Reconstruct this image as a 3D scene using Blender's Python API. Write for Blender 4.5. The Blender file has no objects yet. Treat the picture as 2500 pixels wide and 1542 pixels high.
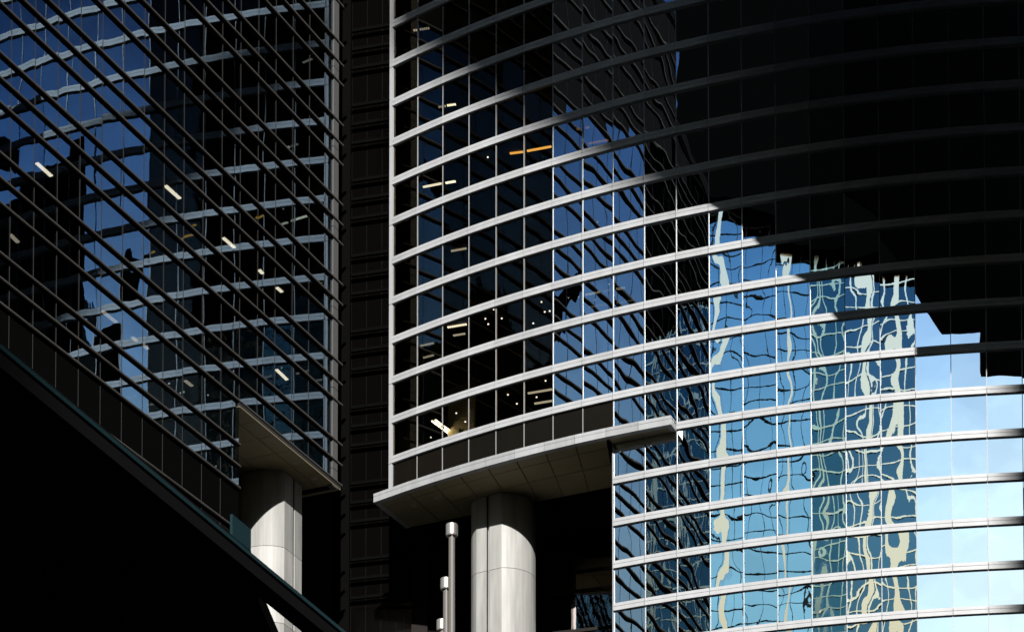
import bpy, math, random
from mathutils import Vector
R_ = math.radians
rng = random.Random(7)

# ------------------------------------------------------------------ camera
scn = bpy.context.scene
W_PX, H_PX = 2500.0, 1542.0
F_PX, PITCH, CY = 6669.8, 0.0536, 3686.1      # telephoto, rising front (shifted lens)
EYE = 1.6
cam_d = bpy.data.cameras.new('camera'); cam = bpy.data.objects.new('camera', cam_d)
scn.collection.objects.link(cam); scn.camera = cam
cam.location = (0, 0, EYE); cam.rotation_euler = (math.pi/2 + PITCH, 0, 0)
cam_d.sensor_fit = 'HORIZONTAL'; cam_d.sensor_width = 36.0
cam_d.lens = 36.0*F_PX/W_PX
cam_d.shift_y = (CY - H_PX/2)/W_PX
cam_d.clip_start = 0.5; cam_d.clip_end = 6000

# ------------------------------------------------------------------ sky and sun
SUN_HEAD, SUN_ELEV = 177.6, 24.25              # compass-like heading measured from +Y towards +X
world = bpy.data.worlds.new('World'); scn.world = world; world.use_nodes = True
nt = world.node_tree; nt.nodes.clear()
def wn(t): return nt.nodes.new(t)
out = wn('ShaderNodeOutputWorld'); bg = wn('ShaderNodeBackground')
sky = wn('ShaderNodeTexSky'); sky.sky_type = 'NISHITA'; sky.sun_disc = False
sky.sun_elevation = R_(SUN_ELEV); sky.sun_rotation = R_(SUN_HEAD)
sky.air_density = 2.0; sky.dust_density = 0.25; sky.ozone_density = 2.5
# added ramp darkens the sky overhead for black reflections; the horizon strip stays bright
geo = wn('ShaderNodeTexCoord'); sep = wn('ShaderNodeSeparateXYZ')
nt.links.new(geo.outputs['Generated'], sep.inputs[0])
asn = wn('ShaderNodeMath'); asn.operation = 'ARCSINE'; nt.links.new(sep.outputs['Z'], asn.inputs[0])
noi = wn('ShaderNodeTexNoise'); noi.inputs['Scale'].default_value = 5.0; noi.inputs['Detail'].default_value = 5.0
nt.links.new(geo.outputs['Generated'], noi.inputs['Vector'])
nm = wn('ShaderNodeMath'); nm.operation = 'MULTIPLY_ADD'; nm.inputs[1].default_value = 0.06; nm.inputs[2].default_value = -0.03
nt.links.new(noi.outputs['Fac'], nm.inputs[0])
add = wn('ShaderNodeMath'); add.operation = 'ADD'
nt.links.new(asn.outputs[0], add.inputs[0]); nt.links.new(nm.outputs[0], add.inputs[1])
mr = wn('ShaderNodeMapRange'); mr.inputs['From Min'].default_value = 0.0; mr.inputs['From Max'].default_value = R_(40.0)
nt.links.new(add.outputs[0], mr.inputs['Value'])
ramp = wn('ShaderNodeValToRGB'); nt.links.new(mr.outputs[0], ramp.inputs['Fac'])
stops = [(0, (0.84, 0.90, 0.97)), (21.5, (0.84, 0.90, 0.97)), (24.8, (0.60, 0.74, 0.93)), (27, (0.40, 0.57, 0.88)), (29, (0.22, 0.36, 0.66)), (31, (0.09, 0.14, 0.28)), (34, (0.003, 0.003, 0.010))]
cr = ramp.color_ramp
while len(cr.elements) < len(stops): cr.elements.new(0.5)
for el, (deg, c_) in zip(cr.elements, stops): el.position = deg/40.0; el.color = (*c_, 1)
mix = wn('ShaderNodeMix'); mix.data_type = 'RGBA'; mix.blend_type = 'MULTIPLY'; mix.inputs['Factor'].default_value = 1.0
nt.links.new(sky.outputs[0], mix.inputs['A']); nt.links.new(ramp.outputs[0], mix.inputs['B'])
nt.links.new(mix.outputs['Result'], bg.inputs['Color'])
cl = wn('ShaderNodeTexNoise'); cl.inputs['Scale'].default_value = 9.0; cl.inputs['Detail'].default_value = 6.0; cl.inputs['Roughness'].default_value = 0.55
cmap = wn('ShaderNodeMapping'); cmap.inputs['Scale'].default_value = (1, 1, 3.0)
nt.links.new(geo.outputs['Generated'], cmap.inputs[0]); nt.links.new(cmap.outputs[0], cl.inputs['Vector'])
cm = wn('ShaderNodeMapRange'); cm.inputs['From Min'].default_value = 0.38; cm.inputs['From Max'].default_value = 0.68; cm.inputs['To Min'].default_value = 0.88; cm.inputs['To Max'].default_value = 1.25
nt.links.new(cl.outputs['Fac'], cm.inputs['Value'])
vm = wn('ShaderNodeVectorMath'); vm.operation = 'SCALE'; nt.links.new(mix.outputs['Result'], vm.inputs[0]); nt.links.new(cm.outputs[0], vm.inputs['Scale'])
nt.links.new(vm.outputs[0], bg.inputs['Color'])
bg.inputs['Strength'].default_value = 0.135
nt.links.new(bg.outputs[0], out.inputs[0])

sun_d = bpy.data.lights.new('sun', 'SUN'); sun_d.energy = 5.0; sun_d.angle = R_(0.5); sun_d.color = (1.0, 0.96, 0.905)
sun = bpy.data.objects.new('sun', sun_d); scn.collection.objects.link(sun)
h, e = R_(SUN_HEAD), R_(SUN_ELEV)
SUN = Vector((math.sin(h)*math.cos(e), math.cos(h)*math.cos(e), math.sin(e)))
sun.rotation_euler = SUN.to_track_quat('Z', 'Y').to_euler(); sun.location = (0, -60, 200)
scn.view_settings.view_transform = 'Standard'; scn.view_settings.look = 'None'
scn.view_settings.exposure = 0.22; scn.view_settings.gamma = 1.0; scn.view_settings.use_curve_mapping = False
scn.render.engine = 'CYCLES'
scn.cycles.caustics_reflective = False; scn.cycles.caustics_refractive = False
scn.cycles.max_bounces = 10; scn.cycles.glossy_bounces = 6; scn.cycles.transparent_max_bounces = 12

# ------------------------------------------------------------------ helpers
COL = scn.collection
def project(p):
    x, y, z = p[0], p[1], p[2]-EYE
    c, s = math.cos(PITCH), math.sin(PITCH)
    d = y*c + z*s
    return 1250 + F_PX*x/d, CY - F_PX*(-y*s + z*c)/d
def pixel_ray(px, py):
    c, s = math.cos(PITCH), math.sin(PITCH)
    u, v = (px-1250)/F_PX, (CY-py)/F_PX
    d = Vector((u, c - v*s, s + v*c)); return d/d.y
def at_z(px, py, z):
    d = pixel_ray(px, py); return d*((z-EYE)/d.z) + Vector((0, 0, EYE))
def at_y(px, py, y):
    return pixel_ray(px, py)*y + Vector((0, 0, EYE))

WL = {}          # world position of every object's origin
class MB:
    """collects faces for one mesh"""
    def __init__(self): self.v = []; self.f = []
    def face(self, pts):
        n = len(self.v); self.v += [tuple(p) for p in pts]; self.f.append(tuple(range(n, n+len(pts))))
    def hexa(self, b, t):
        """b, t: four bottom and four top points in the same turn (counter-clockwise seen from above)"""
        n = len(self.v); self.v += [tuple(p) for p in b] + [tuple(p) for p in t]
        for q in ((3, 2, 1, 0), (4, 5, 6, 7), (0, 1, 5, 4), (1, 2, 6, 5), (2, 3, 7, 6), (3, 0, 4, 7)):
            self.f.append(tuple(n+i for i in q))
    def box(self, x0, x1, y0, y1, z0, z1):
        self.hexa([(x0, y0, z0), (x1, y0, z0), (x1, y1, z0), (x0, y1, z0)], [(x0, y0, z1), (x1, y0, z1), (x1, y1, z1), (x0, y1, z1)])
    def wall(self, a, b, n, o0, o1, z0, z1):
        """box over plan segment a-b, from offset o0 to o1 along plan normal n"""
        a0 = (a[0]+n[0]*o0, a[1]+n[1]*o0); a1 = (a[0]+n[0]*o1, a[1]+n[1]*o1)
        b0 = (b[0]+n[0]*o0, b[1]+n[1]*o0); b1 = (b[0]+n[0]*o1, b[1]+n[1]*o1)
        q = [a1, b1, b0, a0]
        ar = sum(q[i][0]*q[(i+1) % 4][1]-q[(i+1) % 4][0]*q[i][1] for i in range(4))
        if ar < 0: q.reverse()
        self.hexa([(p[0], p[1], z0) for p in q], [(p[0], p[1], z1) for p in q])
    def prism(self, poly, z0, z1):
        ar = sum(poly[i][0]*poly[(i+1) % len(poly)][1]-poly[(i+1) % len(poly)][0]*poly[i][1] for i in range(len(poly)))
        if ar < 0: poly = list(reversed(poly))
        n = len(self.v); m = len(poly)
        self.v += [(p[0], p[1], z0) for p in poly] + [(p[0], p[1], z1) for p in poly]
        self.f.append(tuple(n+m-1-i for i in range(m))); self.f.append(tuple(n+m+i for i in range(m)))
        for i in range(m):
            j = (i+1) % m; self.f.append((n+i, n+j, n+m+j, n+m+i))
    def lathe(self, c, prof, seg=32):
        """prof: list of (r, z)"""
        n = len(self.v); m = len(prof)
        for k in range(seg):
            a = 2*math.pi*k/seg
            for r, z in prof: self.v.append((c[0]+r*math.cos(a), c[1]+r*math.sin(a), z))
        for k in range(seg):
            k2 = (k+1) % seg
            for i in range(m-1): self.f.append((n+k*m+i, n+k2*m+i, n+k2*m+i+1, n+k*m+i+1))
    def build(self, name, mat, parent=None, smooth=False, origin=None):
        o3 = Vector(origin) if origin is not None else Vector((0, 0, 0))
        me = bpy.data.meshes.new(name)
        me.from_pydata([(v[0]-o3.x, v[1]-o3.y, v[2]-o3.z) for v in self.v], [], self.f)
        if mat: me.materials.append(mat)
        if smooth:
            for p in me.polygons: p.use_smooth = True
        ob = bpy.data.objects.new(name, me); COL.objects.link(ob); ob.location = o3
        WL[ob.name] = o3.copy()
        if parent is not None:
            ob.parent = parent; ob.location = o3 - WL[parent.name]
        return ob
def thing(name, label, cat, loc=(0, 0, 0), group=None):
    o = bpy.data.objects.new(name, None); COL.objects.link(o); o.location = loc; o.empty_display_size = 1; WL[o.name] = Vector(loc)
    o['label'] = label; o['category'] = cat
    if group: o['group'] = group
    return o
def tag(o, label, cat, group=None):
    o['label'] = label; o['category'] = cat
    if group: o['group'] = group
    return o
def inst(name, me, parent, loc, rotz):
    ob = bpy.data.objects.new(name, me); COL.objects.link(ob); ob.parent = parent
    ob.location = Vector(loc) - WL[parent.name]; ob.rotation_euler = (0, 0, rotz)
    return ob

# ------------------------------------------------------------------ materials
def new_mat(name):
    m = bpy.data.materials.new(name); m.use_nodes = True; t = m.node_tree; t.nodes.clear()
    o = t.nodes.new('ShaderNodeOutputMaterial'); return m, t, o
def pbr(name, col, rough=0.5, metal=0.0, var=0.0, vscale=2.0, streak=False, spec=0.5, col2=None, bump=0.0):
    m, t, o = new_mat(name)
    b = t.nodes.new('ShaderNodeBsdfPrincipled'); b.inputs['Base Color'].default_value = (*col, 1)
    b.inputs['Roughness'].default_value = rough; b.inputs['Metallic'].default_value = metal
    b.inputs['Specular IOR Level'].default_value = spec
    t.links.new(b.outputs[0], o.inputs[0])
    if var > 0:
        tc = t.nodes.new('ShaderNodeTexCoord'); mp = t.nodes.new('ShaderNodeMapping')
        gp = t.nodes.new('ShaderNodeNewGeometry')
        t.links.new(gp.outputs['Position'], mp.inputs[0])
        if streak: mp.inputs['Scale'].default_value = (1.0, 1.0, 0.12)
        n1 = t.nodes.new('ShaderNodeTexNoise'); n1.inputs['Scale'].default_value = vscale; n1.inputs['Detail'].default_value = 6
        t.links.new(mp.outputs[0], n1.inputs['Vector'])
        oi = t.nodes.new('ShaderNodeObjectInfo')
        ad = t.nodes.new('ShaderNodeMath'); ad.operation = 'MULTIPLY_ADD'; ad.inputs[1].default_value = 0.35
        t.links.new(oi.outputs['Random'], ad.inputs[0]); t.links.new(n1.outputs['Fac'], ad.inputs[2])
        rm = t.nodes.new('ShaderNodeMapRange'); rm.inputs['From Min'].default_value = 0.3; rm.inputs['From Max'].default_value = 1.05
        t.links.new(ad.outputs[0], rm.inputs['Value'])
        mx = t.nodes.new('ShaderNodeMix'); mx.data_type = 'RGBA'
        c2 = col2 or tuple(c*(1-var) for c in col)
        mx.inputs['A'].default_value = (*c2, 1); mx.inputs['B'].default_value = (*[min(1, c*(1+var*0.4)) for c in col], 1)
        t.links.new(rm.outputs[0], mx.inputs['Factor']); t.links.new(mx.outputs['Result'], b.inputs['Base Color'])
        if bump > 0:
            bp = t.nodes.new('ShaderNodeBump'); bp.inputs['Distance'].default_value = bump
            t.links.new(n1.outputs['Fac'], bp.inputs['Height']); t.links.new(bp.outputs[0], b.inputs['Normal'])
    return m
def glass(name, tint, refl, warp=0.0030, wscale=0.8, see=(0.5, 0.5, 0.5), fine=0.0002, stretch=(1, 1, 0.7), top=1.0, detail=1.5):
    """coated facade glass: wavy mirror over a dim view inside; every pane is bowed in its own way"""
    m, t, o = new_mat(name)
    gl = t.nodes.new('ShaderNodeBsdfGlossy'); gl.inputs['Color'].default_value = (*tint, 1); gl.inputs['Roughness'].default_value = 0.0
    tr = t.nodes.new('ShaderNodeBsdfTransparent'); tr.inputs['Color'].default_value = (*see, 1)
    lw = t.nodes.new('ShaderNodeFresnel'); lw.inputs['IOR'].default_value = 1.5
    fm = t.nodes.new('ShaderNodeMapRange'); fm.inputs['To Min'].default_value = refl; fm.inputs['To Max'].default_value = top
    t.links.new(lw.outputs[0], fm.inputs['Value'])
    ms = t.nodes.new('ShaderNodeMixShader'); t.links.new(fm.outputs[0], ms.inputs[0])
    t.links.new(tr.outputs[0], ms.inputs[1]); t.links.new(gl.outputs[0], ms.inputs[2]); t.links.new(ms.outputs[0], o.inputs[0])
    gp = t.nodes.new('ShaderNodeNewGeometry'); oi = t.nodes.new('ShaderNodeObjectInfo')
    rs = t.nodes.new('ShaderNodeMath'); rs.operation = 'ADD'
    t.links.new(oi.outputs['Random'], rs.inputs[0]); t.links.new(gp.outputs['Random Per Island'], rs.inputs[1])
    wm = t.nodes.new('ShaderNodeMath'); wm.operation = 'MULTIPLY'; wm.inputs[1].default_value = 37.0
    t.links.new(rs.outputs[0], wm.inputs[0])
    mp = t.nodes.new('ShaderNodeMapping'); mp.inputs['Scale'].default_value = stretch
    t.links.new(gp.outputs['Position'], mp.inputs[0])
    n1 = t.nodes.new('ShaderNodeTexNoise'); n1.noise_dimensions = '4D'; n1.inputs['Scale'].default_value = wscale
    n1.inputs['Detail'].default_value = detail; n1.inputs['Roughness'].default_value = 0.32
    t.links.new(mp.outputs[0], n1.inputs['Vector']); t.links.new(wm.outputs[0], n1.inputs['W'])
    n2 = t.nodes.new('ShaderNodeTexNoise'); n2.inputs['Scale'].default_value = 6.0; n2.inputs['Detail'].default_value = 1
    t.links.new(gp.outputs['Position'], n2.inputs['Vector'])
    b1 = t.nodes.new('ShaderNodeBump'); b1.inputs['Distance'].default_value = warp; b1.inputs['Strength'].default_value = 1.0
    t.links.new(n1.outputs['Fac'], b1.inputs['Height'])
    b2 = t.nodes.new('ShaderNodeBump'); b2.inputs['Distance'].default_value = fine; b2.inputs['Strength'].default_value = 1.0
    t.links.new(n2.outputs['Fac'], b2.inputs['Height']); t.links.new(b1.outputs[0], b2.inputs['Normal'])
    t.links.new(b2.outputs[0], gl.inputs['Normal'])
    return m
def emit(name, col, s):
    m, t, o = new_mat(name); e_ = t.nodes.new('ShaderNodeEmission'); e_.inputs[0].default_value = (*col, 1); e_.inputs[1].default_value = s
    t.links.new(e_.outputs[0], o.inputs[0]); return m
M = {}
M['alu'] = pbr('white_aluminium', (0.51, 0.53, 0.555), 0.48, 0.0, 0.20, 1.5, True, 0.35)
M['alu_fascia'] = pbr('weathered_fascia', (0.45, 0.47, 0.49), 0.48, 0.0, 0.25, 2.5, True, 0.35)
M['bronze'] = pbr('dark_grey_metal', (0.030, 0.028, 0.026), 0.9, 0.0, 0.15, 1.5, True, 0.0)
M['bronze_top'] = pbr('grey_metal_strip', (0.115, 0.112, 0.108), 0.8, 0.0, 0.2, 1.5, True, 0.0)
M['groove'] = pbr('dark_joint', (0.02, 0.02, 0.02), 0.8)
M['mull'] = pbr('mullion_metal', (0.36, 0.37, 0.38), 0.4, spec=0.3)
M['mull_dark'] = pbr('grey_mullion_metal', (0.05, 0.05, 0.052), 0.9, spec=0.0)
M['clear'] = glass('dimmed_brown_glass', (0.72, 0.60, 0.44), 0.05, 0.0030, 0.85, (0.60, 0.55, 0.45))  # left bays: low reflectance and brown tint stand in for a dark reflection
M['trimL'] = pbr('grey_end_trim', (0.12, 0.12, 0.12), 0.5, spec=0.1)
M['glassR'] = glass('curved_facade_glass', (0.86, 0.95, 1.0), 0.86, 0.0070, 0.62, (0.42, 0.40, 0.34), 0.00002, detail=1.3)
M['glassL'] = glass('flat_facade_glass', (0.58, 0.79, 1.0), 0.22, 0.0120, 0.42, (0.40, 0.40, 0.38), 0.00004, top=0.7)
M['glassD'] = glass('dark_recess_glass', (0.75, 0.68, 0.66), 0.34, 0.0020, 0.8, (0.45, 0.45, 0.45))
M['spandrel'] = pbr('dark_brown_spandrel', (0.009, 0.0075, 0.0052), 0.35, 0.0, 0.2, 1.0, False, 0.12)
M['soffit'] = pbr('olive_soffit_panel', (0.36, 0.31, 0.19), 0.5, 0.0, 0.15, 0.8, spec=0.2)
M['column'] = pbr('column_cladding', (0.47, 0.47, 0.455), 0.5, 0.0, 0.42, 3.2, True, 0.35)
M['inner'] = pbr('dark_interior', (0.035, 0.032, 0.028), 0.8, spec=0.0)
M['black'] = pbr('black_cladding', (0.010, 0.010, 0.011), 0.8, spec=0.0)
M['officewall'] = pbr('cream_office_wall', (0.62, 0.52, 0.30), 0.7, 0, 0.15, 1.0)
M['steel'] = pbr('brushed_pole_steel', (0.50, 0.46, 0.43), 0.40, 0.7)
M['tube'] = emit('fluorescent_tube', (1.0, 0.93, 0.74), 2.2)
M['tube2'] = emit('bright_fluorescent_tube', (1.0, 0.90, 0.66), 14.0)
M['tube_dim'] = emit('dim_fluorescent', (1.0, 0.92, 0.75), 0.55)
M['amber'] = emit('amber_lamp', (1.0, 0.50, 0.10), 1.3)
M['spot'] = emit('white_downlight', (1.0, 0.95, 0.85), 2.5)
M['teal'] = pbr('teal_glass_edge', (0.010, 0.032, 0.036), 0.4, spec=0.2)
M['ground'] = pbr('asphalt', (0.055, 0.053, 0.05), 0.85, 0, 0.3, 0.4)
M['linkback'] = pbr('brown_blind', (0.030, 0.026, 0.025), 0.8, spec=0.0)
M['rail_shade'] = pbr('black_rail_and_shade', (0.004, 0.004, 0.004), 0.8, spec=0.0)  # rails and link pier; also paints shade on the lower flat tower
M['leaf'] = pbr('leaf_green', (0.03, 0.06, 0.02), 0.6)

# ------------------------------------------------------------------ ground
g = MB(); g.face([(-3000, -3000, 0), (3000, -3000, 0), (3000, 3000, 0), (-3000, 3000, 0)])
gr = g.build('ground', M['ground']); gr['kind'] = 'structure'

# ================================================================== curved tower (right)
AX, AY, A0, AR, PW = -5.9238, 130.9079, 0.6877, 52.9408, 1.5756
ZB = 70.7354 + EYE                       # top of band 0; band k tops at ZB - 2k
def arc(i, off=0.0):
    a = A0 - i*PW/AR
    return (AX + AR*(math.sin(A0)-math.sin(a)) - math.sin(a)*off, AY - AR*(math.cos(a)-math.cos(A0)) - math.cos(a)*off)
def arc_n(i):
    a = A0 - i*PW/AR; return (-math.sin(a), -math.cos(a))
NCOL, KTOP, KBOT, KCAN, ICAN = 23, -16, 14, 7, 8      # canopy is band 7, facade goes on below it from column 8
GLASS_IN = 0.13
tower = thing('curved_glass_tower', 'curved office tower with white double bands and mirror glass on the right', 'building', (8, 128, 0))
def chord(i, off, g0=0.0, g1=0.0):
    a, b = arc(i, off), arc(i+1, off)
    L = math.hypot(b[0]-a[0], b[1]-a[1]); u = ((b[0]-a[0])/L, (b[1]-a[1])/L)
    n = (u[1], -u[0])                     # outward, to the street
    return (a[0]+u[0]*g0, a[1]+u[1]*g0), (b[0]-u[0]*g1, b[1]-u[1]*g1), u, n, L
def in_frame(p):
    x, y = project(p)
    return -20 < x < 2520 and -10 < y < 1552
# -- glass panes
pane_h = 2.0 - 0.34
def pane_mesh(name, w, hgt, mat, thick=0.02):
    mb = MB()
    # front face looks to local -Y, thin edges behind it
    mb.face([(-w/2, 0, -hgt/2), (w/2, 0, -hgt/2), (w/2, 0, hgt/2), (-w/2, 0, hgt/2)])
    me = bpy.data.meshes.new(name); me.from_pydata(mb.v, [], mb.f); me.materials.append(mat); return me
a_, b_, u_, n_, L_ = chord(0, -GLASS_IN)
paneR_me = pane_mesh('glass_pane', L_-0.012, 2.0-0.30, M['glassR'])
M['mid'] = glass('grey_green_glass', (0.78, 0.74, 0.62), 0.30, 0.0060, 0.8, (0.5, 0.47, 0.40), 0.00003, detail=3.0)  # second bay: tint and reflectance stand in for a pale mirrored strip
midR_me = pane_mesh('glass_pane', L_-0.012, 2.0-0.30, M['mid'])
dimmedR_me = pane_mesh('glass_pane', L_-0.012, 2.0-0.30, M['clear'])
spanR_me = pane_mesh('spandrel_panel', L_-0.012, 2.0-0.30, M['spandrel'])
cells = []
for i in range(NCOL):
    for k in range(KTOP, KBOT):
        if i < ICAN and k >= KCAN: continue
        a, b, u, n, L = chord(i, -GLASS_IN)
        c = ((a[0]+b[0])/2, (a[1]+b[1])/2, ZB-2*k-0.34-0.83)
        cells.append((i, k, c, math.atan2(u[1], u[0])))
vis = sorted([q for q in cells if in_frame(q[2])], key=lambda q: -q[1])
indiv = set((q[0], q[1]) for q in vis[:300])
mbx = MB(); mbc = MB()
for i, k, c, rz in cells:
    if (i, k) in indiv:
        me = spanR_me if (i < ICAN and k == KCAN-1) else (midR_me if i == 1 else dimmedR_me if i < 6 else paneR_me)
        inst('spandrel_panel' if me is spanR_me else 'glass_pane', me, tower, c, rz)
    else:
        w = L_-0.012; cx, sx = math.cos(rz), math.sin(rz)
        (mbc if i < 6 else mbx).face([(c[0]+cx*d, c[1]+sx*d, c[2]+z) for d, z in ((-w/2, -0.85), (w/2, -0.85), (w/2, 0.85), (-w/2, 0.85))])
o = mbx.build('upper_glazing', M['glassR'], tower); o['kind'] = 'stuff'
o = mbc.build('upper_dimmed_glazing', M['clear'], tower); o['kind'] = 'stuff'
# -- band panels: two strips with a recessed groove between them
def band_into(mb, a, b, n, top, fascia=False):
    h1, gp, h2 = (0.145, 0.02, 0.175) if not fascia else (0.15, 0.02, 0.26)
    mb.wall(a, b, n, -0.20, 0.0, top-h1, top)
    mb.wall(a, b, n, -0.20, -0.045, top-h1-gp, top-h1)
    mb.wall(a, b, n, -0.20, 0.004, top-h1-gp-h2, top-h1-gp)
def band_mesh(name, L, mat):
    mb = MB(); band_into(mb, (-L/2, 0), (L/2, 0), (0, -1), 0.0)
    me = bpy.data.meshes.new(name); me.from_pydata(mb.v, [], mb.f); me.materials.append(mat); return me
a_, b_, u_, n_, Lb = chord(0, 0, 0.013, 0.013)
bandR_me = band_mesh('band_panel', Lb-0.026, M['alu'])
bcells = []
for k in range(KTOP, KBOT+1):
    for i in range(NCOL):
        if i < ICAN and k >= KCAN: continue
        if k == KCAN and i < 10: continue
        a, b, u, n, L = chord(i, 0)
        bcells.append((i, k, ((a[0]+b[0])/2, (a[1]+b[1])/2, ZB-2*k), math.atan2(u[1], u[0]), a, b, n))
vis = sorted([q for q in bcells if in_frame(q[2])], key=lambda q: -q[1])
ind = set((q[0], q[1]) for q in vis[:300])
mbx = MB()
for i, k, c, rz, a, b, n in bcells:
    if (i, k) in ind: inst('band_panel', bandR_me, tower, c, rz)
    else: band_into(mbx, a, b, n, c[2])
o = mbx.build('upper_bands', M['alu'], tower); o['kind'] = 'stuff'
# -- mullions (one per joint)
for i in range(NCOL+1):
    p = arc(i, -GLASS_IN); n = arc_n(i); u = (-n[1], n[0])
    zb = ZB-2*KCAN if i < ICAN else ZB-2*KBOT
    mb = MB(); hw = 0.017
    mb.wall((p[0]-u[0]*hw, p[1]-u[1]*hw), (p[0]+u[0]*hw, p[1]+u[1]*hw), n, -0.08, 0.025, zb, ZB-2*KTOP)
    mb.build('mullion', M['mull'], tower)
# -- white corner trim in storey-high lengths
n = arc_n(0); u = (-n[1], n[0]); u = (-u[0], -u[1]) if u[0] < 0 else u
p = arc(0)
for j in range(-8, 4):
    zt = ZB-2*(2*j)-0.36; zb = max(zt-3.97, ZB-14.0)
    if zb >= zt: continue
    mb = MB(); q = [(-0.20, -0.10), (-0.18, -0.02), (0.02, -0.02), (0.02, -0.35), (-0.20, -0.35)]
    mb.prism([(p[0]+u[0]*s+n[0]*d, p[1]+u[1]*s+n[1]*d) for s, d in q], zb, zt)
    mb.build('corner_trim', M['alu'], tower)
# -- canopy: fascia panels, soffit panels, downlights
ZC = ZB - 2*KCAN; CAN = 0.76; ZS = ZC-0.43
def can(i, off=CAN): return arc(i, off)
edges = [-0.30, 1, 2, 3, 4, 5, 6, 7, 8, 9, 10]
for j in range(len(edges)-1):
    a, b = can(edges[j]), can(edges[j+1])
    L = math.hypot(b[0]-a[0], b[1]-a[1]); u = ((b[0]-a[0])/L, (b[1]-a[1])/L); n = (u[1], -u[0]); gpp = 0.012
    mb = MB(); a = (a[0]+u[0]*gpp, a[1]+u[1]*gpp); b = (b[0]-u[0]*gpp, b[1]-u[1]*gpp)
    h1, gq, h2 = 0.15, 0.02, 0.26
    mb.wall(a, b, n, -0.30, 0, ZC-h1, ZC); mb.wall(a, b, n, -0.30, -0.045, ZC-h1-gq, ZC-h1); mb.wall(a, b, n, -0.30, 0.004, ZS, ZC-h1-gq)
    mb.build('canopy_fascia', M['alu_fascia'], tower)
a, b = can(10), arc(10, -0.05)                       # return at the right end of the canopy
L = math.hypot(b[0]-a[0], b[1]-a[1]); u = ((b[0]-a[0])/L, (b[1]-a[1])/L); n = (u[1], -u[0])
mb = MB(); mb.wall((a[0]+u[0]*.03, a[1]+u[1]*.03), b, n, -0.25, 0.0, ZC-0.15, ZC-0.003); mb.wall((a[0]+u[0]*.03, a[1]+u[1]*.03), b, n, -0.25, 0.004, ZS+0.003, ZC-0.17)
mb.build('canopy_return', M['alu_fascia'], tower)
a, b = can(-0.30), (-5.30, 133.7)                    # return at the left end
L = math.hypot(b[0]-a[0], b[1]-a[1]); u = ((b[0]-a[0])/L, (b[1]-a[1])/L); n = (-u[1], u[0])
mb = MB(); mb.wall((a[0]+u[0]*.02, a[1]+u[1]*.02), b, n, -0.25, 0.0, ZS+0.003, ZC-0.003); mb.build('canopy_return', M['alu_fascia'], tower)
mb = MB(); mb.prism([can(x, 0.70) for x in edges] + [arc(10, -0.3), arc(8, -0.3), (4.9, 129.0), (-5.2, 133.6)], ZC-0.12, ZC-0.03)
mb.build('canopy_deck', M['groove'], tower)
BK0, BK1 = Vector((-5.13, 133.61)), Vector((4.95, 128.85))
rows = [0.0, 0.22, 0.55, 1.0]
for j in range(0, 8):
    e0, e1 = edges[j], edges[j+1]
    for r in range(3):
        def pt(ei, tt):
            o_ = Vector(can(ei, CAN-0.03)); bk = BK0 + (BK1-BK0)*((ei+0.3)/8.3)
            return o_ + (bk-o_)*tt
        q = [pt(e0, rows[r]), pt(e1, rows[r]), pt(e1, rows[r+1]), pt(e0, rows[r+1])]
        c = sum(q, Vector((0, 0)))/4
        q = [p_ + (c-p_).normalized()*0.03 for p_ in q]
        mb = MB(); mb.prism([tuple(p_) for p_ in q], ZS+0.015, ZS+0.05); mb.build('soffit_panel', M['soffit'], tower)
for j in (8, 9):
    q = [Vector(can(j, CAN-0.03)), Vector(can(j+1, CAN-0.03)), Vector(arc(j+1, -0.12)), Vector(arc(j, -0.12))]
    c = sum(q, Vector((0, 0)))/4; q = [p_ + (c-p_).normalized()*0.02 for p_ in q]
    mb = MB(); mb.prism([tuple(p_) for p_ in q], ZS+0.015, ZS+0.05); mb.build('soffit_panel', M['soffit'], tower)
M['rim'] = pbr('downlight_rim', (0.55, 0.50, 0.38), 0.3, 0.8)
def downlight(parent, c, zs):
    mb = MB(); mb.lathe(c, [(0.13, zs+0.012), (0.145, zs-0.02), (0.185, zs-0.02), (0.19, zs+0.012)], 24)
    d = mb.build('downlight', M['rim'], parent, True)
    mb = MB(); mb.lathe(c, [(0.0, zs-0.03), (0.05, zs-0.03), (0.05, zs+0.01)], 12); mb.build('lamp_bulb', M['rim'], d, True)
for px, py in ((1012, 1233), (1069, 1213)):
    c = at_z(px, py, ZS); downlight(tower, (c.x, c.y), ZS)
# -- return wall of the lower facade at column 8 and recess under the canopy
p8 = arc(8, -GLASS_IN); n8 = arc_n(8)
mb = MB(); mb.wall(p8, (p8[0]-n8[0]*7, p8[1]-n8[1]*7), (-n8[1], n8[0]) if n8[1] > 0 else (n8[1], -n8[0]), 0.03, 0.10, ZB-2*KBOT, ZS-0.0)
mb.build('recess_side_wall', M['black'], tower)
p = arc(8, 0.0); u = (-n8[1], n8[0]); u = u if u[0] > 0 else (-u[0], -u[1])
mb = MB(); mb.wall((p8[0]-u[0]*0.05, p8[1]-u[1]*0.05), (p8[0]+u[0]*0.02, p8[1]+u[1]*0.02), n8, -0.05, 0.06, ZB-2*KBOT, ZS+0.05); mb.build('corner_trim', M['mull'], tower)
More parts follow.
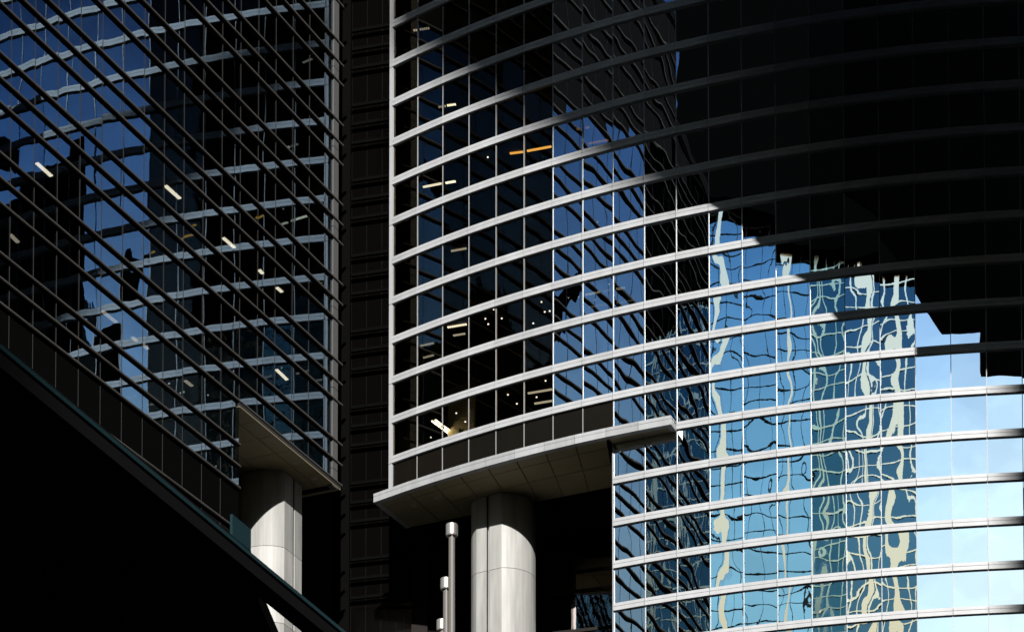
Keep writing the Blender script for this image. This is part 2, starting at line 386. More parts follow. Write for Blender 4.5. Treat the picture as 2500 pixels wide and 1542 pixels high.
# recessed dark glazing behind the column
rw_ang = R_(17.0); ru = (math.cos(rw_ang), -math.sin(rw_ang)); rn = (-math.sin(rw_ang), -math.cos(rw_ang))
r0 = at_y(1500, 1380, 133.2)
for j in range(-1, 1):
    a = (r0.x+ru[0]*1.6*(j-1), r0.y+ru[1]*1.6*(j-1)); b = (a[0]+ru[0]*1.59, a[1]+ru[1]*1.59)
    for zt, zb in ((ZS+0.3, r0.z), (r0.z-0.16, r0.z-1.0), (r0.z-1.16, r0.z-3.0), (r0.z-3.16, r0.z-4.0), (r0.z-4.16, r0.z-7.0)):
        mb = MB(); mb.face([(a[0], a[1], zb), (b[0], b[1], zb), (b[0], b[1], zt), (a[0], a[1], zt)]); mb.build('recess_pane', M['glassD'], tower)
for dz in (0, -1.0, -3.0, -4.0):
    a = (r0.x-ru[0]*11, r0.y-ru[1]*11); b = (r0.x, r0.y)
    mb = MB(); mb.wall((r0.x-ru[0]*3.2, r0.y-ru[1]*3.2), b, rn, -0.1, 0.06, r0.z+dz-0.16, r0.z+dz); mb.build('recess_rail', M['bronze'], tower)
# -- columns: round drum with a flat, slotted face
def column_poly(C, r, A, B, slot=True):
    """circle about C cut by chord A->B (A, B on or near the circle); slot in the middle of the chord"""
    aA = math.atan2(A[1]-C[1], A[0]-C[0]); aB = math.atan2(B[1]-C[1], B[0]-C[0])
    pts = []
    da = (aA - aB) % (2*math.pi)
    big = da if da > math.pi else da - 2*math.pi          # go the long way round from B to A
    N = 40
    for i in range(N+1):
        a = aB + big*i/N; pts.append((C[0]+r*math.cos(a), C[1]+r*math.sin(a)))
    A2, B2 = pts[-1], pts[0]
    L = math.hypot(B2[0]-A2[0], B2[1]-A2[1]); u = ((B2[0]-A2[0])/L, (B2[1]-A2[1])/L)
    nn = (C[0]-(A2[0]+B2[0])/2, C[1]-(A2[1]+B2[1])/2); nl = math.hypot(*nn); nn = (nn[0]/nl, nn[1]/nl)
    m = L*0.46; hw = 0.09; d = 0.16
    for s, dd in ((m-hw, 0), (m-hw, d), (m+hw, d), (m+hw, 0)):
        pts.append((A2[0]+u[0]*s+nn[0]*dd, A2[1]+u[1]*s+nn[1]*dd))
    # fin inside the slot
    return pts, (A2, u, nn, m)
def column(parent, C, r, A, B, ztop):
    pts, (A2, u, nn, m) = column_poly(C, r, A, B)
    mb = MB(); mb.prism([(C[0]+(p_[0]-C[0])*0.96, C[1]+(p_[1]-C[1])*0.96) for p_ in pts], 0.0, ztop+0.02)
    col = mb.build('column', M['groove'], parent)
    z = ztop; first = True
    while z > 0.1:
        zb = max(z-3.70, 0.02) if z > ztop-13 else 0.02
        mb = MB(); mb.prism(pts, zb+0.012, z-0.012)
        for d0 in (0.045,):
            a = (A2[0]+u[0]*(m+d0-0.012), A2[1]+u[1]*(m+d0-0.012)); b = (A2[0]+u[0]*(m+d0+0.012), A2[1]+u[1]*(m+d0+0.012))
            mb.wall(a, b, nn, 0.03, 0.17, zb+0.012, z-0.012)
        o = mb.build('column_panel', M['column'], col)
        z = zb if zb > 0.05 else 0
    return col
column(tower, (-0.42, 131.06), 1.58, (-1.82, 130.12), (-0.50, 129.50), ZS)
# vertical panel joint on the round side
# -- body behind the glass: floor slabs, core wall
def ring(i0, i1, o0, o1): return [arc(x, o0) for x in range(i0, i1+1)] + [arc(x, o1) for x in range(i1, i0-1, -1)]
for k in range(KTOP, KBOT+1, 2):
    i0 = 0 if k < KCAN else ICAN
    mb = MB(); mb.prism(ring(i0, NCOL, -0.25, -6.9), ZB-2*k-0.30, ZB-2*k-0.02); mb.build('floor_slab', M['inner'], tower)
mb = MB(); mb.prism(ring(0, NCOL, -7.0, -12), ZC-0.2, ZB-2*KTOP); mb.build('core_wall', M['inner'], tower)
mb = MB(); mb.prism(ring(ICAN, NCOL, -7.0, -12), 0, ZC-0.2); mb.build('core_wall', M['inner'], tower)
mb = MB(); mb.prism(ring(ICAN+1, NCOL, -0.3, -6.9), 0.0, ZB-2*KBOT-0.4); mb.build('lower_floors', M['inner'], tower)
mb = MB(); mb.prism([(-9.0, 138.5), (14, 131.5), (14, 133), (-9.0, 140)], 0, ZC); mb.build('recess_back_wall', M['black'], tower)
mb = MB(); q = [arc(0, -0.3), arc(0, -7.0)]
mb.wall(q[0], q[1], (-arc_n(0)[1], arc_n(0)[0]), 0.0, 0.15, ZC, ZB-2*KTOP); mb.build('end_wall', M['black'], tower)
mb = MB(); mb.prism([arc(x, 0.1) for x in range(0, NCOL+1)] + [arc(x, -12) for x in range(NCOL, -1, -1)], ZB-2*KTOP, ZB-2*KTOP+0.8); mb.build('roof', M['black'], tower)

# -- lights behind the curved glass
def find_ceiling(px, py):
    """ceiling point (under the slab of some storey) that shows at this pixel, 1 to 6 m behind the glass"""
    best = None
    for k in range(KTOP, KBOT+1):
        p_ = at_z(px, py, ZB-2*k-0.42)
        cx, cy_ = AX+AR*math.sin(A0), AY+AR*math.cos(A0)
        d = AR - math.hypot(p_.x-cx, p_.y-cy_)
        if 0.45 < d < min(6.6, 2.6+max(0, px-1000)/70) and p_.y < 142 and (best is None or abs(d-2.8) < abs(best[0]-2.8)): best = (d, p_)
    return best[1] if best else None
def strip_light(parent, p0, p1, mat, w=0.10, ribs=0, name='ceiling_light'):
    d = (p1-p0); d.z = 0; L = d.length
    if L < 0.05: return
    u = (d.x/L, d.y/L); n = (-u[1], u[0]); z = p0.z
    mb = MB()
    if ribs == 0: mb.wall((p0.x, p0.y), (p1.x, p1.y), n, -w/2, w/2, z, z+0.05)
    else:
        for r in range(ribs):
            s0 = L*r/ribs; s1 = s0+L/ribs*0.55
            mb.wall((p0.x+u[0]*s0, p0.y+u[1]*s0), (p0.x+u[0]*s1, p0.y+u[1]*s1), n, -w/2, w/2, z, z+0.05)
    mb.build(name, mat, parent)
RL = [(1093, 800, 1141, 792, 'tube', 9), (1107, 820, 1137, 815, 'tube_dim', 8), (1102, 614, 1140, 607, 'tube_dim', 9),
      (1430, 721, 1467, 713, 'tube', 9), (1473, 712, 1493, 708, 'tube_dim', 5), (1505, 707, 1528, 703, 'tube', 5),
      (1437, 751, 1482, 743, 'tube_dim', 10), (1506, 741, 1550, 733, 'tube_dim', 10), (1245, 376, 1277, 372, 'amber', 0), (1287, 370, 1346, 359, 'amber', 0),
      (1436, 352, 1485, 343, 'amber', 0), (1408, 317, 1415, 316, 'amber', 0), (1430, 314, 1438, 312, 'amber', 0), (1033, 458, 1078, 449, 'tube', 0),
      (1088, 448, 1112, 444, 'tube', 0), (1071, 263, 1090, 260, 'tube_dim', 4), (1092, 259, 1114, 256, 'tube', 6), (1289, 961, 1348, 951, 'tube_dim', 0),
      (1305, 986, 1348, 979, 'tube_dim', 0), (1010, 76, 1050, 70, 'tube_dim', 8), (1027, 845, 1060, 838, 'tube_dim', 8), (1034, 874, 1060, 867, 'tube_dim', 6)]
for x0, y0, x1, y1, mt, ribs in RL:
    p0 = find_ceiling(x0, y0)
    if p0 is None: continue
    p1 = at_z(x1, y1, p0.z)
    strip_light(tower, p0, p1, M[mt], 0.12, ribs)
dots = [(1191, 385), (1240, 964), (1262, 986), (1332, 930), (1310, 970), (1095, 990), (1114, 1009), (1136, 1030), (1052, 1068), (1322, 738), (1330, 762), (1185, 779), (1225, 778),
        (1302, 790), (1192, 792), (1512, 592), (1413, 726), (1487, 695), (1388, 728), (1453, 733), (1342, 760), (1205, 756), (1440, 993), (1458, 543), (1005, 1027)]
for px, py in dots:
    p0 = find_ceiling(px, py)
    if p0 is None: continue
    mb = MB(); mb.lathe((p0.x, p0.y), [(0.0, p0.z), (0.035, p0.z), (0.04, p0.z+0.04)], 10); mb.build('ceiling_spot', M['spot'], tower)
# amber pendant lamps in the dark upper floor
for px, py in ((1502, 360), (1537, 384)):
    p0 = find_ceiling(px, py)
    if p0:
        mb = MB(); mb.lathe((p0.x, p0.y), [(0.0, p0.z-0.10), (0.09, p0.z-0.09), (0.12, p0.z), (0.05, p0.z+0.05), (0, p0.z+0.06)], 14); mb.build('ceiling_spot', M['amber'], tower, True)
# lit corner office: cream wall, twin tube fixture and a small plant on the sill
p0 = find_ceiling(1056, 1024)
if p0:
    p1 = at_z(1104, 1060, p0.z); d = (p1-p0); L = d.length; u = (d.x/L, d.y/L); n = (-u[1], u[0])
    mb = MB(); mb.wall((p0.x, p0.y), (p1.x, p1.y), n, -0.17, 0.17, p0.z+0.03, p0.z+0.08); fx = mb.build('ceiling_light', M['mull_dark'], tower)
    for o_ in (-0.10, 0.10):
        for s0, s1 in ((0.06, 0.48), (0.54, 0.96)):
            mb = MB(); mb.wall((p0.x+u[0]*L*s0, p0.y+u[1]*L*s0), (p0.x+u[0]*L*s1, p0.y+u[1]*L*s1), n, o_-0.035, o_+0.035, p0.z-0.01, p0.z+0.025); mb.build('tube', M['tube2'], fx)
wa, wb = arc(1.15, -2.2), arc(2.25, -2.2)
mb = MB(); mb.wall(wa, wb, arc_n(2), -0.1, 0, ZB-12+0.0, ZB-8.35); mb.build('office_wall', M['officewall'], tower)

# small potted plant on the sill of the lit office
pp = Vector((*arc(2.55, -0.45), ZB-12+0.0))
plant = thing('potted_plant', 'small spiky potted plant on the sill of the lit corner office', 'plant', pp)
mb = MB(); mb.lathe((pp.x, pp.y), [(0.0, pp.z), (0.07, pp.z), (0.10, pp.z+0.18), (0.08, pp.z+0.18), (0.0, pp.z+0.15)], 14); mb.build('pot', M['groove'], plant, True)
for k in range(14):
    a_ = 2*math.pi*k/14 + rng.uniform(-.2, .2); rr = rng.uniform(0.12, 0.26); hh = rng.uniform(0.22, 0.42); w_ = 0.022
    ca_, sa_ = math.cos(a_), math.sin(a_); b0_ = (pp.x, pp.y, pp.z+0.15); t0_ = (pp.x+ca_*rr, pp.y+sa_*rr, pp.z+0.15+hh); m0_ = (pp.x+ca_*rr*.45, pp.y+sa_*rr*.45, pp.z+0.15+hh*.65)
    mb = MB(); mb.face([(b0_[0]-sa_*w_*.5, b0_[1]+ca_*w_*.5, b0_[2]), (b0_[0]+sa_*w_*.5, b0_[1]-ca_*w_*.5, b0_[2]), (m0_[0]+sa_*w_, m0_[1]-ca_*w_, m0_[2]), t0_, (m0_[0]-sa_*w_, m0_[1]+ca_*w_, m0_[2])]); mb.build('leaf', M['leaf'], plant)

# wanted shade edge on the facade; the added blockers below are shaped to it
def shade_line(px):
    pts = [(940, 20), (1080, 105), (1275, 222), (1500, 358), (1760, 502), (1900, 588), (2050, 668), (2180, 760), (2300, 850), (2500, 960), (2700, 1060)]
    for (x0, y0), (x1, y1) in zip(pts, pts[1:]):
        if px <= x1: return y0 + (y1-y0)*(px-x0)/(x1-x0)
    return pts[-1][1]
sh = (math.sin(R_(SUN_HEAD)), math.cos(R_(SUN_HEAD))); te = math.tan(R_(SUN_ELEV))
def shade_pts(i0, i1, dist, top_extra):
    r = []
    j = i0
    while j <= i1+1e-6:
        p = arc(j); px, _ = project((p[0], p[1], 66)); zf = at_y(px, shade_line(px), p[1]).z; zt = at_y(px, -8, p[1]).z
        r.append((p[0]+sh[0]*dist, p[1]+sh[1]*dist, zf+dist*te, max(zt+dist*te+top_extra, zf+dist*te+1))); j += 1
    return r
def blocker_mesh(mb, path, th):
    for (x0, y0, z0, t0), (x1, y1, z1, t1) in zip(path, path[1:]):
        mb.hexa([(x0, y0-th, z0), (x1, y1-th, z1), (x1, y1, z1), (x0, y0, z0)], [(x0, y0-th, t0), (x1, y1-th, t1), (x1, y1, t1), (x0, y0, t0)])
# added unseen wing that shades the upper facade; its arm sits beyond the right end
wp = [(x_, y_, z_-(0 if j_ < 3 else 1.0 if j_ < 5 else 1.6), t_) for j_, (x_, y_, z_, t_) in enumerate(shade_pts(10, 22, 20.0, 4.2))]
zs1, zs2 = wp[6][2]+0.7, wp[9][2]+2.0
wp = wp[:5] + [(x_, y_, zs1, t_) for x_, y_, z_, t_ in wp[5:8]] + [(wp[7][0]+0.05, wp[7][1], zs2, wp[7][3])] + [(x_, y_, zs2, t_) for x_, y_, z_, t_ in wp[8:]]; lw_ = wp[-1]; wp.append((lw_[0]+12, lw_[1]+1, lw_[2], lw_[3]))
mb = MB(); blocker_mesh(mb, wp, 0.5); mb.build('added_shade_wing', M['black'], tower)
a = arc(22.6, 0.1); b = (lw_[0]+6, lw_[1]); d = (b[0]-a[0], b[1]-a[1]); L = math.hypot(*d); n = (-d[1]/L, d[0]/L)
mb = MB(); mb.wall(a, b, n, -0.4, 0.4, lw_[3]-2.5, lw_[3]-0.5); mb.build('shade_wing_bracket', M['black'], tower)
# added unseen blocker far behind the viewer, shaped to the shade edge
bp = shade_pts(0, 10, 200.0, 1.0)
bp += [(x_, y_, max(z_, t_-9.0), t_) for x_, y_, z_, t_ in shade_pts(10.01, 22.01, 200.0, 1.0)]; b0, b1 = bp[0], bp[-1]
sun_blocker = thing('added_sun_blocker', 'unseen black blocker added behind the viewer to cast the slanting shade', 'sun_blocker', (b0[0], b0[1], 120))
mb = MB(); blocker_mesh(mb, bp + [(b1[0]+0.5, b1[1], b1[3]-2, b1[3]), (b1[0]+100, b1[1]+26, b1[3]+58, b1[3]+60)], 3.0); mb.build('blocker_slab', M['black'], sun_blocker)
mb = MB(); mb.box(b1[0]+97, b1[0]+102, b1[1]+20, b1[1]+28, 0, b1[3]+62); mb.build('blocker_mast', M['black'], sun_blocker)  # added mast that only props up the unseen blocker

# ================================================================== flat tower (left)
LX, LY, LB, LW = -19.6918, 104.826, 0.4261, 1.6292
ZL = 74.846 + EYE
LU = (math.sin(LB), math.cos(LB)); LN = (math.cos(LB), -math.sin(LB))
def lp(s, off=0.0): return (LX+LU[0]*s+LN[0]*off, LY+LU[1]*s+LN[1]*off)
SEND, SCUT, SNEAR = 26.75, 17.75, -55.5
ltower = thing('flat_glass_tower', 'flat dark glass tower seen at a steep angle on the left', 'building', (lp(0)[0]-5, lp(0)[1], 0))
lines = [i for i in range(-34, 42) if i % 4 in (0, 1, 2)]
LROT = math.atan2(LU[1], LU[0])
def lz(i): return ZL - i*1.0 + 0.08
cols = list(range(-35, 17))
lp_cells = []; lb_cells = []
for n_ in cols:
    s0, s1 = n_*LW, min((n_+1)*LW, SEND)
    for a_i, b_i in zip(lines, lines[1:]):
        if (s0+s1)/2 > SCUT and a_i >= 18: continue
        zt, zb = lz(a_i)-0.10, lz(b_i)
        c = lp((s0+s1)/2, -0.12); lp_cells.append((n_, a_i, (c[0], c[1], (zt+zb)/2), s1-s0, zt-zb+0.06))
    for a_i in lines:
        if (s0+s1)/2 > SCUT and a_i > 18: continue
        s1b = s1 if n_ < 16 else SEND+0.95
        c = lp((s0+s1b)/2); lb_cells.append((n_, a_i, (c[0], c[1], lz(a_i)), s1b-s0))
def blackened_z(s): return 86.5 + (0.44*(10.7-s) if s < 10.7 else -0.15*(s-10.7))     # above this, added black panels keep the mirrored flat tower dark
pm = {}
def lpane(w, h_, mat):
    key = (round(w, 3), round(h_, 3), mat.name)
    if key not in pm: pm[key] = pane_mesh('glass_pane', w-0.01, h_, mat)
    return pm[key]
def lkey(q):
    x, y = project(q[2]); return -(q[2][1])
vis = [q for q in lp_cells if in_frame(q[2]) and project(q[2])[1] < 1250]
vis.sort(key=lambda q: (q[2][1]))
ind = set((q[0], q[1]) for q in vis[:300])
mbx = MB(); mbk = MB()
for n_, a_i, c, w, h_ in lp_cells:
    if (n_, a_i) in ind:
        shade_low = a_i >= 22  # lower panels coloured black to stand in for deep shade
        inst('shade_black_panel' if shade_low else 'glass_pane', lpane(w, h_, M['rail_shade'] if shade_low else M['glassL']), ltower, c, LROT)
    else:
        u = LU; (mbk if c[2] > blackened_z((n_+0.5)*LW) or a_i >= 22 else mbx).face([(c[0]+u[0]*d, c[1]+u[1]*d, c[2]+z) for d, z in ((-w/2+.005, -h_/2), (w/2-.005, -h_/2), (w/2-.005, h_/2), (-w/2+.005, h_/2))])
o = mbx.build('outer_glazing', M['glassL'], ltower); o['kind'] = 'stuff'
o = mbk.build('blackened_panels', M['black'], ltower); o['kind'] = 'stuff'  # added black panels: dark mirrored top, and shade painted on the lower rows
bm_ = {}
def lband_into(mb, a, b, n, top):
    mb.wall(a, b, n, -0.14, 0.0, top-0.042, top); mb.wall(a, b, n, -0.14, -0.03, top-0.06, top-0.042); mb.wall(a, b, n, -0.14, 0.003, top-0.108, top-0.06)
def lband(w):
    key = round(w, 3)
    if key not in bm_:
        mb = MB(); lband_into(mb, (-w/2+.008, 0), (w/2-.008, 0), (0, -1), 0.0)
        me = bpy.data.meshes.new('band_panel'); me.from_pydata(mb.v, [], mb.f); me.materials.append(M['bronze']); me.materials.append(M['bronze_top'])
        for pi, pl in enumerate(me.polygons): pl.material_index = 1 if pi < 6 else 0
        bm_[key] = me
    return bm_[key]
vis = [q for q in lb_cells if in_frame(q[2])]; vis.sort(key=lambda q: q[2][1]); ind = set((q[0], q[1]) for q in vis[:300])
mbx = MB()
for n_, a_i, c, w in lb_cells:
    if (n_, a_i) in ind: inst('band_panel', lband(w), ltower, c, LROT)
    else: lband_into(mbx, (c[0]-LU[0]*w/2, c[1]-LU[1]*w/2), (c[0]+LU[0]*w/2, c[1]+LU[1]*w/2), LN, c[2])
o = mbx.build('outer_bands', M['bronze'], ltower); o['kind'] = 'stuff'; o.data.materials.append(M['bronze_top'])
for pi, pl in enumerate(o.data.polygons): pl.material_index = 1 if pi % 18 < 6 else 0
for n_ in range(-35, 17):
    s = n_*LW; c = lp(s, -0.12); zb = lz(18) if s > SCUT else lz(40)
    mb = MB(); mb.wall((c[0]-LU[0]*.012, c[1]-LU[1]*.012), (c[0]+LU[0]*.012, c[1]+LU[1]*.012), LN, -0.08, 0.012, zb, lz(-34)); mb.build('mullion', M['mull_dark'], ltower)
# end trim in storey lengths
for j in range(-9, 6):
    zt, zb = ZL-4*j-1.45, ZL-4*j-5.42
    zb = max(zb, ZL-18.3)
    if zb >= zt: continue
    mb = MB(); a, b = lp(SEND), lp(SEND+0.50); mb.wall(a, b, LN, -0.35, -0.04, zb, zt); mb.build('corner_trim', M['trimL'], ltower)
# soffit under the cut away end, with the column
ZLS = ZL - 18.25
for j in range(6):
    s0 = SCUT+0.02+j*LW; s1 = s0+LW
    for r, (d0, d1) in enumerate(((-0.0, -0.9), (-0.9, -2.6), (-2.6, -4.3), (-4.3, -6.0))):
        q = [lp(s0+.02, d0-.02), lp(s1-.02, d0-.02), lp(s1-.02, d1+.02), lp(s0+.02, d1+.02)]
        mb = MB(); mb.prism(q, ZLS+0.01, ZLS+0.05); mb.build('soffit_panel', M['soffit'], ltower)
mb = MB(); mb.prism([lp(SCUT, -0.02), lp(SEND+0.8, -0.02), lp(SEND+0.8, -6.2), lp(SCUT, -6.2)], ZLS+0.06, ZLS+0.2); mb.build('soffit_deck', M['groove'], ltower)
for px, py in ((722, 1128), (767, 1166)):
    c = at_z(px, py, ZLS); downlight(ltower, (c.x, c.y), ZLS)
column(ltower, (-11.72, 129.14), 1.58, (-10.30, 129.25+0.15), (-10.90, 127.85), ZLS)
# body
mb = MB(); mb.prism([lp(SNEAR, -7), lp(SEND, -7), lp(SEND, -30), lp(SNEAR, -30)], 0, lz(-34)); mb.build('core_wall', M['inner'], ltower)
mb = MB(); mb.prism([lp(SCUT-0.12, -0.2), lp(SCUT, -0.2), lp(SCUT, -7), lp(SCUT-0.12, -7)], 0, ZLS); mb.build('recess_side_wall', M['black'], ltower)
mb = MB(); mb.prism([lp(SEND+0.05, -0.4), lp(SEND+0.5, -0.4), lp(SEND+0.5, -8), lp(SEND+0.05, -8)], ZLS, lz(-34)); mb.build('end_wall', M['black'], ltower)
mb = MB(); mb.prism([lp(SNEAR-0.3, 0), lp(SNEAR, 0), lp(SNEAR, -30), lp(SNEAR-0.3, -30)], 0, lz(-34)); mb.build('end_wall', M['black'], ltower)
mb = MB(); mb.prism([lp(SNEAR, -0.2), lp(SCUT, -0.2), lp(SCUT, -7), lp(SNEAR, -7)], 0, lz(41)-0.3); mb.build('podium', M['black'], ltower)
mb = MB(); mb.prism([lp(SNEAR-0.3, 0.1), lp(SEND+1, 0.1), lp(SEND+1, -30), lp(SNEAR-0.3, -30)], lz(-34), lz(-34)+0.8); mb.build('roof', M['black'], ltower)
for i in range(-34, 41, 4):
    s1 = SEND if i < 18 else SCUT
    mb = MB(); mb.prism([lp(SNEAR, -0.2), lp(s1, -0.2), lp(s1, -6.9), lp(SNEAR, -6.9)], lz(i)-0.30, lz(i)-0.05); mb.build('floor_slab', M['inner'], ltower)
# ceiling lights behind the flat glass, rows along the facade
LL = [(90, 400, 127, 433, 'tube', 9), (404, 455, 439, 486, 'tube', 0), (556, 371, 578, 394, 'tube', 0), (635, 445, 656, 465, 'tube', 8), (687, 500, 707, 520, 'tube', 6), (25, 574, 45, 594, 'tube_dim', 7),
      (545, 582, 574, 607, 'tube', 9), (250, 761, 284, 788, 'tube_dim', 0), (323, 824, 335, 835, 'tube_dim', 5), (349, 842, 362, 854, 'tube_dim', 5), (675, 903, 702, 929, 'tube', 9),
      (633, 660, 641, 669, 'tube', 0), (676, 703, 690, 715, 'tube', 4), (413, 1102, 430, 1118, 'tube_dim', 5), (452, 930, 470, 944, 'tube_dim', 6)]
def l_ceiling(px, py):
    best = None
    for i in range(-34, 41):
        p_ = at_z(px, py, lz(i)-0.36)
        d = -((p_.x-LX)*LN[0] + (p_.y-LY)*LN[1])
        if 0.4 < d < 4 and (best is None or abs(d-1.2) < abs(best[0]-1.2)): best = (d, p_)
    return best[1] if best else None
for x0, y0, x1, y1, mt, ribs in LL:
    p0 = l_ceiling(x0, y0)
    if p0 is None: continue
    p1 = at_z(x1, y1, p0.z); strip_light(ltower, p0, p1, M[mt], 0.16, ribs)

# ================================================================== recessed link block between the towers
link = thing('link_block', 'dark recessed glass block between the two towers', 'building', (-6, 139, 0))
la = R_(15.0); lu = (math.cos(la), -math.sin(la)); ln_ = (-math.sin(la), -math.cos(la))
k0 = at_y(858, 800, 137.5)
for j in range(-1, 4):
    a = (k0.x+lu[0]*0.82*j, k0.y+lu[1]*0.82*j); b = (a[0]+lu[0]*0.81, a[1]+lu[1]*0.81)
    for i in lines:
        if -16 <= i <= 22:
            j2 = lines[lines.index(i)+1]
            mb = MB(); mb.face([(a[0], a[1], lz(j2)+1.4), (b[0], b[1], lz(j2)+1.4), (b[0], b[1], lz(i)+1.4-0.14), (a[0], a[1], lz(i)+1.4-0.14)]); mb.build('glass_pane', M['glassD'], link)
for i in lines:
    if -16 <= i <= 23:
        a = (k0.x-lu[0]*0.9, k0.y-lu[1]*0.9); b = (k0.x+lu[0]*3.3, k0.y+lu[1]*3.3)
        mb = MB(); mb.wall(a, b, ln_, -0.1, 0.05, lz(i)+1.4-0.15, lz(i)+1.4); mb.build('rail', M['rail_shade'], link)
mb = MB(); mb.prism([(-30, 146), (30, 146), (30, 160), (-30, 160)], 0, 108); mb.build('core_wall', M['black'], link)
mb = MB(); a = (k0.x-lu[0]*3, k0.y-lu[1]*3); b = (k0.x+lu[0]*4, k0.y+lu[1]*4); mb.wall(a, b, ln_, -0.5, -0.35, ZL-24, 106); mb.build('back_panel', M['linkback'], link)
mb = MB(); mb.wall((k0.x-lu[0]*1.0, k0.y-lu[1]*1.0), (k0.x-lu[0]*0.02, k0.y-lu[1]*0.02), ln_, 0.0, 0.2, ZL-24, 106); mb.build('pier', M['rail_shade'], link)
# small lamps deep under the link
for px, py in ((941, 1410), (998, 1402), (855, 1421)):
    p0 = at_y(px, py, 141); mb = MB(); mb.lathe((p0.x, p0.y), [(0, p0.z), (0.05, p0.z), (0.055, p0.z+0.05)], 10); mb.build('ceiling_spot', M['spot'], link)

# ================================================================== flagpoles
def flagpole(px_c, py_top, dist, label):
    t = at_y(px_c, py_top, dist); x, y, zt = t.x, t.y, t.z
    fp = thing('flagpole', label, 'flagpole', (x, y, 0), 'flagpoles in front of the curved tower')
    mb = MB(); mb.lathe((x, y), [(0.060, 0.0), (0.060, 0.3), (0.034, zt-0.14), (0.0, zt-0.14)], 40); mb.build('pole', M['steel'], fp, True)
    mb = MB(); mb.lathe((x, y), [(0.0, zt), (0.060, zt), (0.068, zt-0.008), (0.068, zt-0.125), (0.064, zt-0.137), (0.03, zt-0.137)], 48); mb.build('cap', M['steel'], fp, False)
    mb = MB(); mb.lathe((x+0.004, y-0.045), [(0.004, 1.0), (0.004, zt-0.13)], 6); mb.build('halyard', M['mull'], fp)
flagpole(1103, 1279, 30.0, 'tallest looking flagpole with a drum cap in front of the column')
flagpole(1089, 1411, 31.6, 'second flagpole, half hidden behind the tallest one')
flagpole(1079, 1512, 33.0, 'third flagpole, only its drum cap above the bottom edge')

# ================================================================== covered footbridge, foreground left
fb_z = at_y(0, 854, 25.0).z
e0 = at_z(0, 854, fb_z); e1 = at_z(824, 1536, fb_z); d = (e1-e0); L = math.hypot(d.x, d.y); fu = (d.x/L, d.y/L); fn = (fu[1], -fu[0])
fbr = thing('footbridge_roof', 'black foreground footbridge roof with a faint teal glass edge', 'footbridge', (e0.x-3, e0.y, 0))
def fpnt(s, o): return (e0.x+fu[0]*s+fn[0]*o, e0.y+fu[1]*s+fn[1]*o)
sM = L*0.70
q = [at_z(x_, y_, fb_z) for x_, y_ in ((632, 1448), (672, 1542), (740, 1700), (-1500, 1700))]
mb = MB(); mb.prism([fpnt(-6, -0.02), fpnt(sM, -0.02)] + [(v.x, v.y) for v in q] + [fpnt(-6, -30)], fb_z-0.10, fb_z+0.10); mb.build('roof_slab', M['black'], fbr)
mb = MB(); mb.wall(fpnt(-6, 0), fpnt(L+3, 0), fn, -0.24, 0.0, fb_z-0.16, fb_z+0.04); mb.build('edge_beam', M['black'], fbr)
mb = MB(); mb.wall(fpnt(-6, 0.0), fpnt(L+3, 0.0), fn, 0.003, 0.02, fb_z+0.0, fb_z+0.045); mb.build('glass_edge', M['teal'], fbr)
for s in (-5, sM-0.6):
    p = fpnt(s, -1.2); mb = MB(); mb.lathe(p, [(0.12, 0), (0.12, fb_z-0.1)], 16); mb.build('post', M['black'], fbr)
p = fpnt(L*0.66, -0.06)
mb = MB(); mb.wall(fpnt(L*0.640, 0), fpnt(L*0.70, 0), fn, -0.05, -0.02, fb_z+0.04, fb_z+0.34); mb.build('glass_panel', M['teal'], fbr)

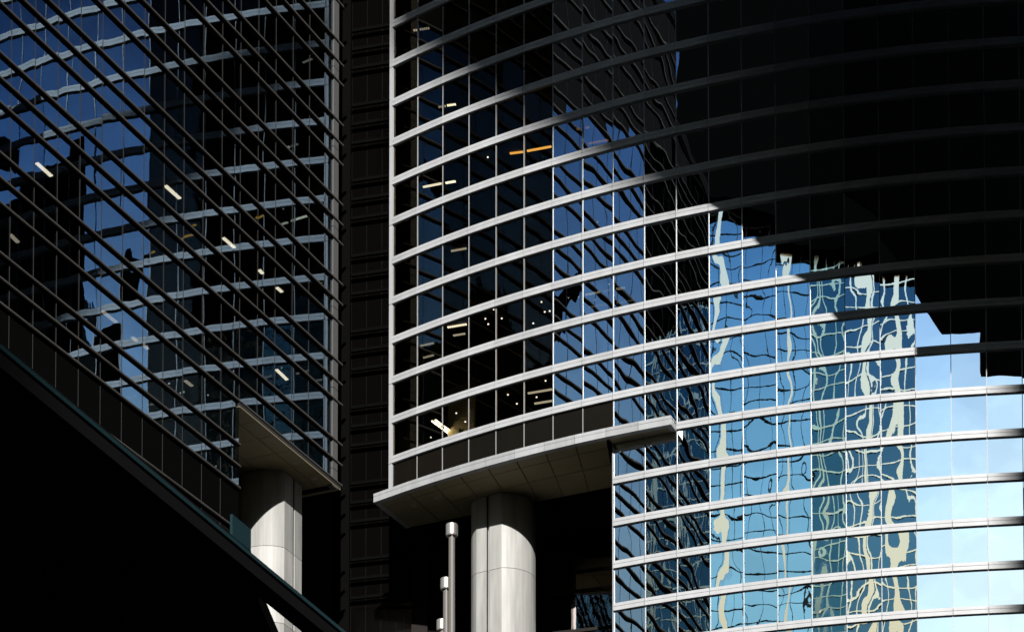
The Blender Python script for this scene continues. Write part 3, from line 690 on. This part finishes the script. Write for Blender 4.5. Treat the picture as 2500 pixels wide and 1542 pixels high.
# ================================================================== towers across the street (seen in the glass)
def slab_tower(name, label, c, w, dpt, hgt, rot, body, grid=None, gx=2.2, gz=3.2, gw=0.18, pier=None, group=None, dark_screen=None, tilt=0.0):
    t = thing(name, label, 'building', (c[0], c[1], 0), group)
    ca, sa = math.cos(rot), math.sin(rot)
    def P(x, y): return (c[0]+ca*x-sa*y, c[1]+sa*x+ca*y)
    def plate(mb, x0, x1, z0, z1, dep):          # cladding plate leaning outwards, its face turned a little to the ground
        d1 = dep + (z1-z0)*math.tan(tilt)
        q0, q1 = [P(x0, dpt/2), P(x1, dpt/2), P(x1, dpt/2+dep), P(x0, dpt/2+dep)], [P(x0, dpt/2), P(x1, dpt/2), P(x1, dpt/2+d1), P(x0, dpt/2+d1)]
        mb.hexa([(p[0], p[1], z0) for p in q0], [(p[0], p[1], z1) for p in q1])
    mb = MB(); mb.prism([P(-w/2, -dpt/2), P(w/2, -dpt/2), P(w/2, dpt/2), P(-w/2, dpt/2)], 0, hgt); mb.build('tower_body', body, t)
    if grid:
        mb = MB(); nx = int(w/gx); z = 70.0
        while z < hgt-gz:
            for k in range(nx+1):
                x = -w/2 + w*k/nx; plate(mb, x-gw/2, x+gw/2, z+gw, z+gz, 0.12)
            plate(mb, -w/2, w/2, z, z+gw*0.98, 0.16); z += gz
        o = mb.build('mullion_grid', grid, t); o['kind'] = 'stuff'
    for (x0, x1) in (pier or []):
        mb = MB(); z = 70.0
        while z < hgt-3:
            q0 = [P(x0, dpt/2), P(x1, dpt/2), P(x1, dpt/2+0.7), P(x0, dpt/2+0.7)]; q1 = [P(x0, dpt/2), P(x1, dpt/2), P(x1, dpt/2+1.15), P(x0, dpt/2+1.15)]
            mb.hexa([(p[0], p[1], z) for p in q0], [(p[0], p[1], z+2.97) for p in q1]); z += 3.0
        mb.build('pier', M['pier'], t)
    for (x0, x1, z0, z1) in (dark_screen or []):       # added black screen, sloping below, darkens the mirrored top of the tower
        q = [P(x0, dpt/2), P(x1, dpt/2), P(x1, dpt/2+3.2), P(x0, dpt/2+3.2)]
        mb = MB(); mb.hexa([(q[0][0], q[0][1], z0), (q[1][0], q[1][1], z1), (q[2][0], q[2][1], z1), (q[3][0], q[3][1], z0)], [(p[0], p[1], hgt) for p in q]); mb.build('added_dark_screen', M['black'], t)
    return t
M['pier'] = pbr('pale_metal_pier', (1.0, 0.92, 1.0), 0.22, 1.0)
M['cream'] = pbr('cream_window_frame', (1.0, 0.92, 1.0), 0.2, 1.0)
M['darkgrid'] = pbr('dark_window_frame', (0.03, 0.035, 0.04), 0.5)
M['cityglassA'] = glass('pale_blue_tower_glass', (0.76, 1.0, 1.0), 0.96, 0.002, 0.4, (0.1, 0.1, 0.1))
M['cityglassB'] = glass('dark_teal_tower_glass', (0.22, 0.36, 0.40), 0.85, 0.002, 0.4, (0.05, 0.05, 0.05))
M['concrete'] = pbr('dark_concrete', (0.06, 0.06, 0.06), 0.8, 0, 0.2, 0.1)
def polar(px, py, head, dist): return (px+math.sin(R_(head))*dist, py+math.cos(R_(head))*dist)
# dark tower with cream window frames
cB = polar(17, 120, 196.6, 284); cB = (cB[0]-0.970*8, cB[1]+0.242*8)
slab_tower('cream_grid_tower', 'distant dark glass tower with cream window grid, mirrored in the curved glass', cB, 60, 30, 250, R_(-14), M['cityglassB'], M['cream'], 1.75, 2.6, 0.22, [(19.0, 19.9), (-0.9, -0.2), (-24, -23.6)], tilt=R_(8), dark_screen=[(-31, 31, 207, 200)])
# pale blue tower with dark grid
cA = polar(9, 122, 209.0, 240); cA = (cA[0]-0.866*9, cA[1]+0.5*9)
slab_tower('pale_blue_tower', 'pale blue glass tower with dark grid, mirrored in the curved glass', cA, 66, 30, 245, R_(-30), M['cityglassA'], M['darkgrid'], 1.9, 2.4, 0.075, [(-15.2, -14.5), (20.5, 20.9)], tilt=R_(5), dark_screen=[(-34, 34, 194, 182.5)])
# unseen blocks added to close the street canyon and cut low sky light
slab_tower('canyon_block', 'dark block added across the street to the right, cuts low sky light', (107, -55), 154, 40, 157, 0, M['concrete'])
slab_tower('canyon_block', 'dark block added on the right, closes the street against sky light', (120, 60), 40, 190, 175, 0, M['concrete'])
slab_tower('canyon_block', 'low dark block added behind the viewer to cut sky light, left of the gap', (-32, -125), 66, 30, 133, 0, M['concrete'])
slab_tower('canyon_block', 'low dark block added behind the viewer to cut sky light, right of the gap', (19, -125), 20, 30, 133, 0, M['concrete'])
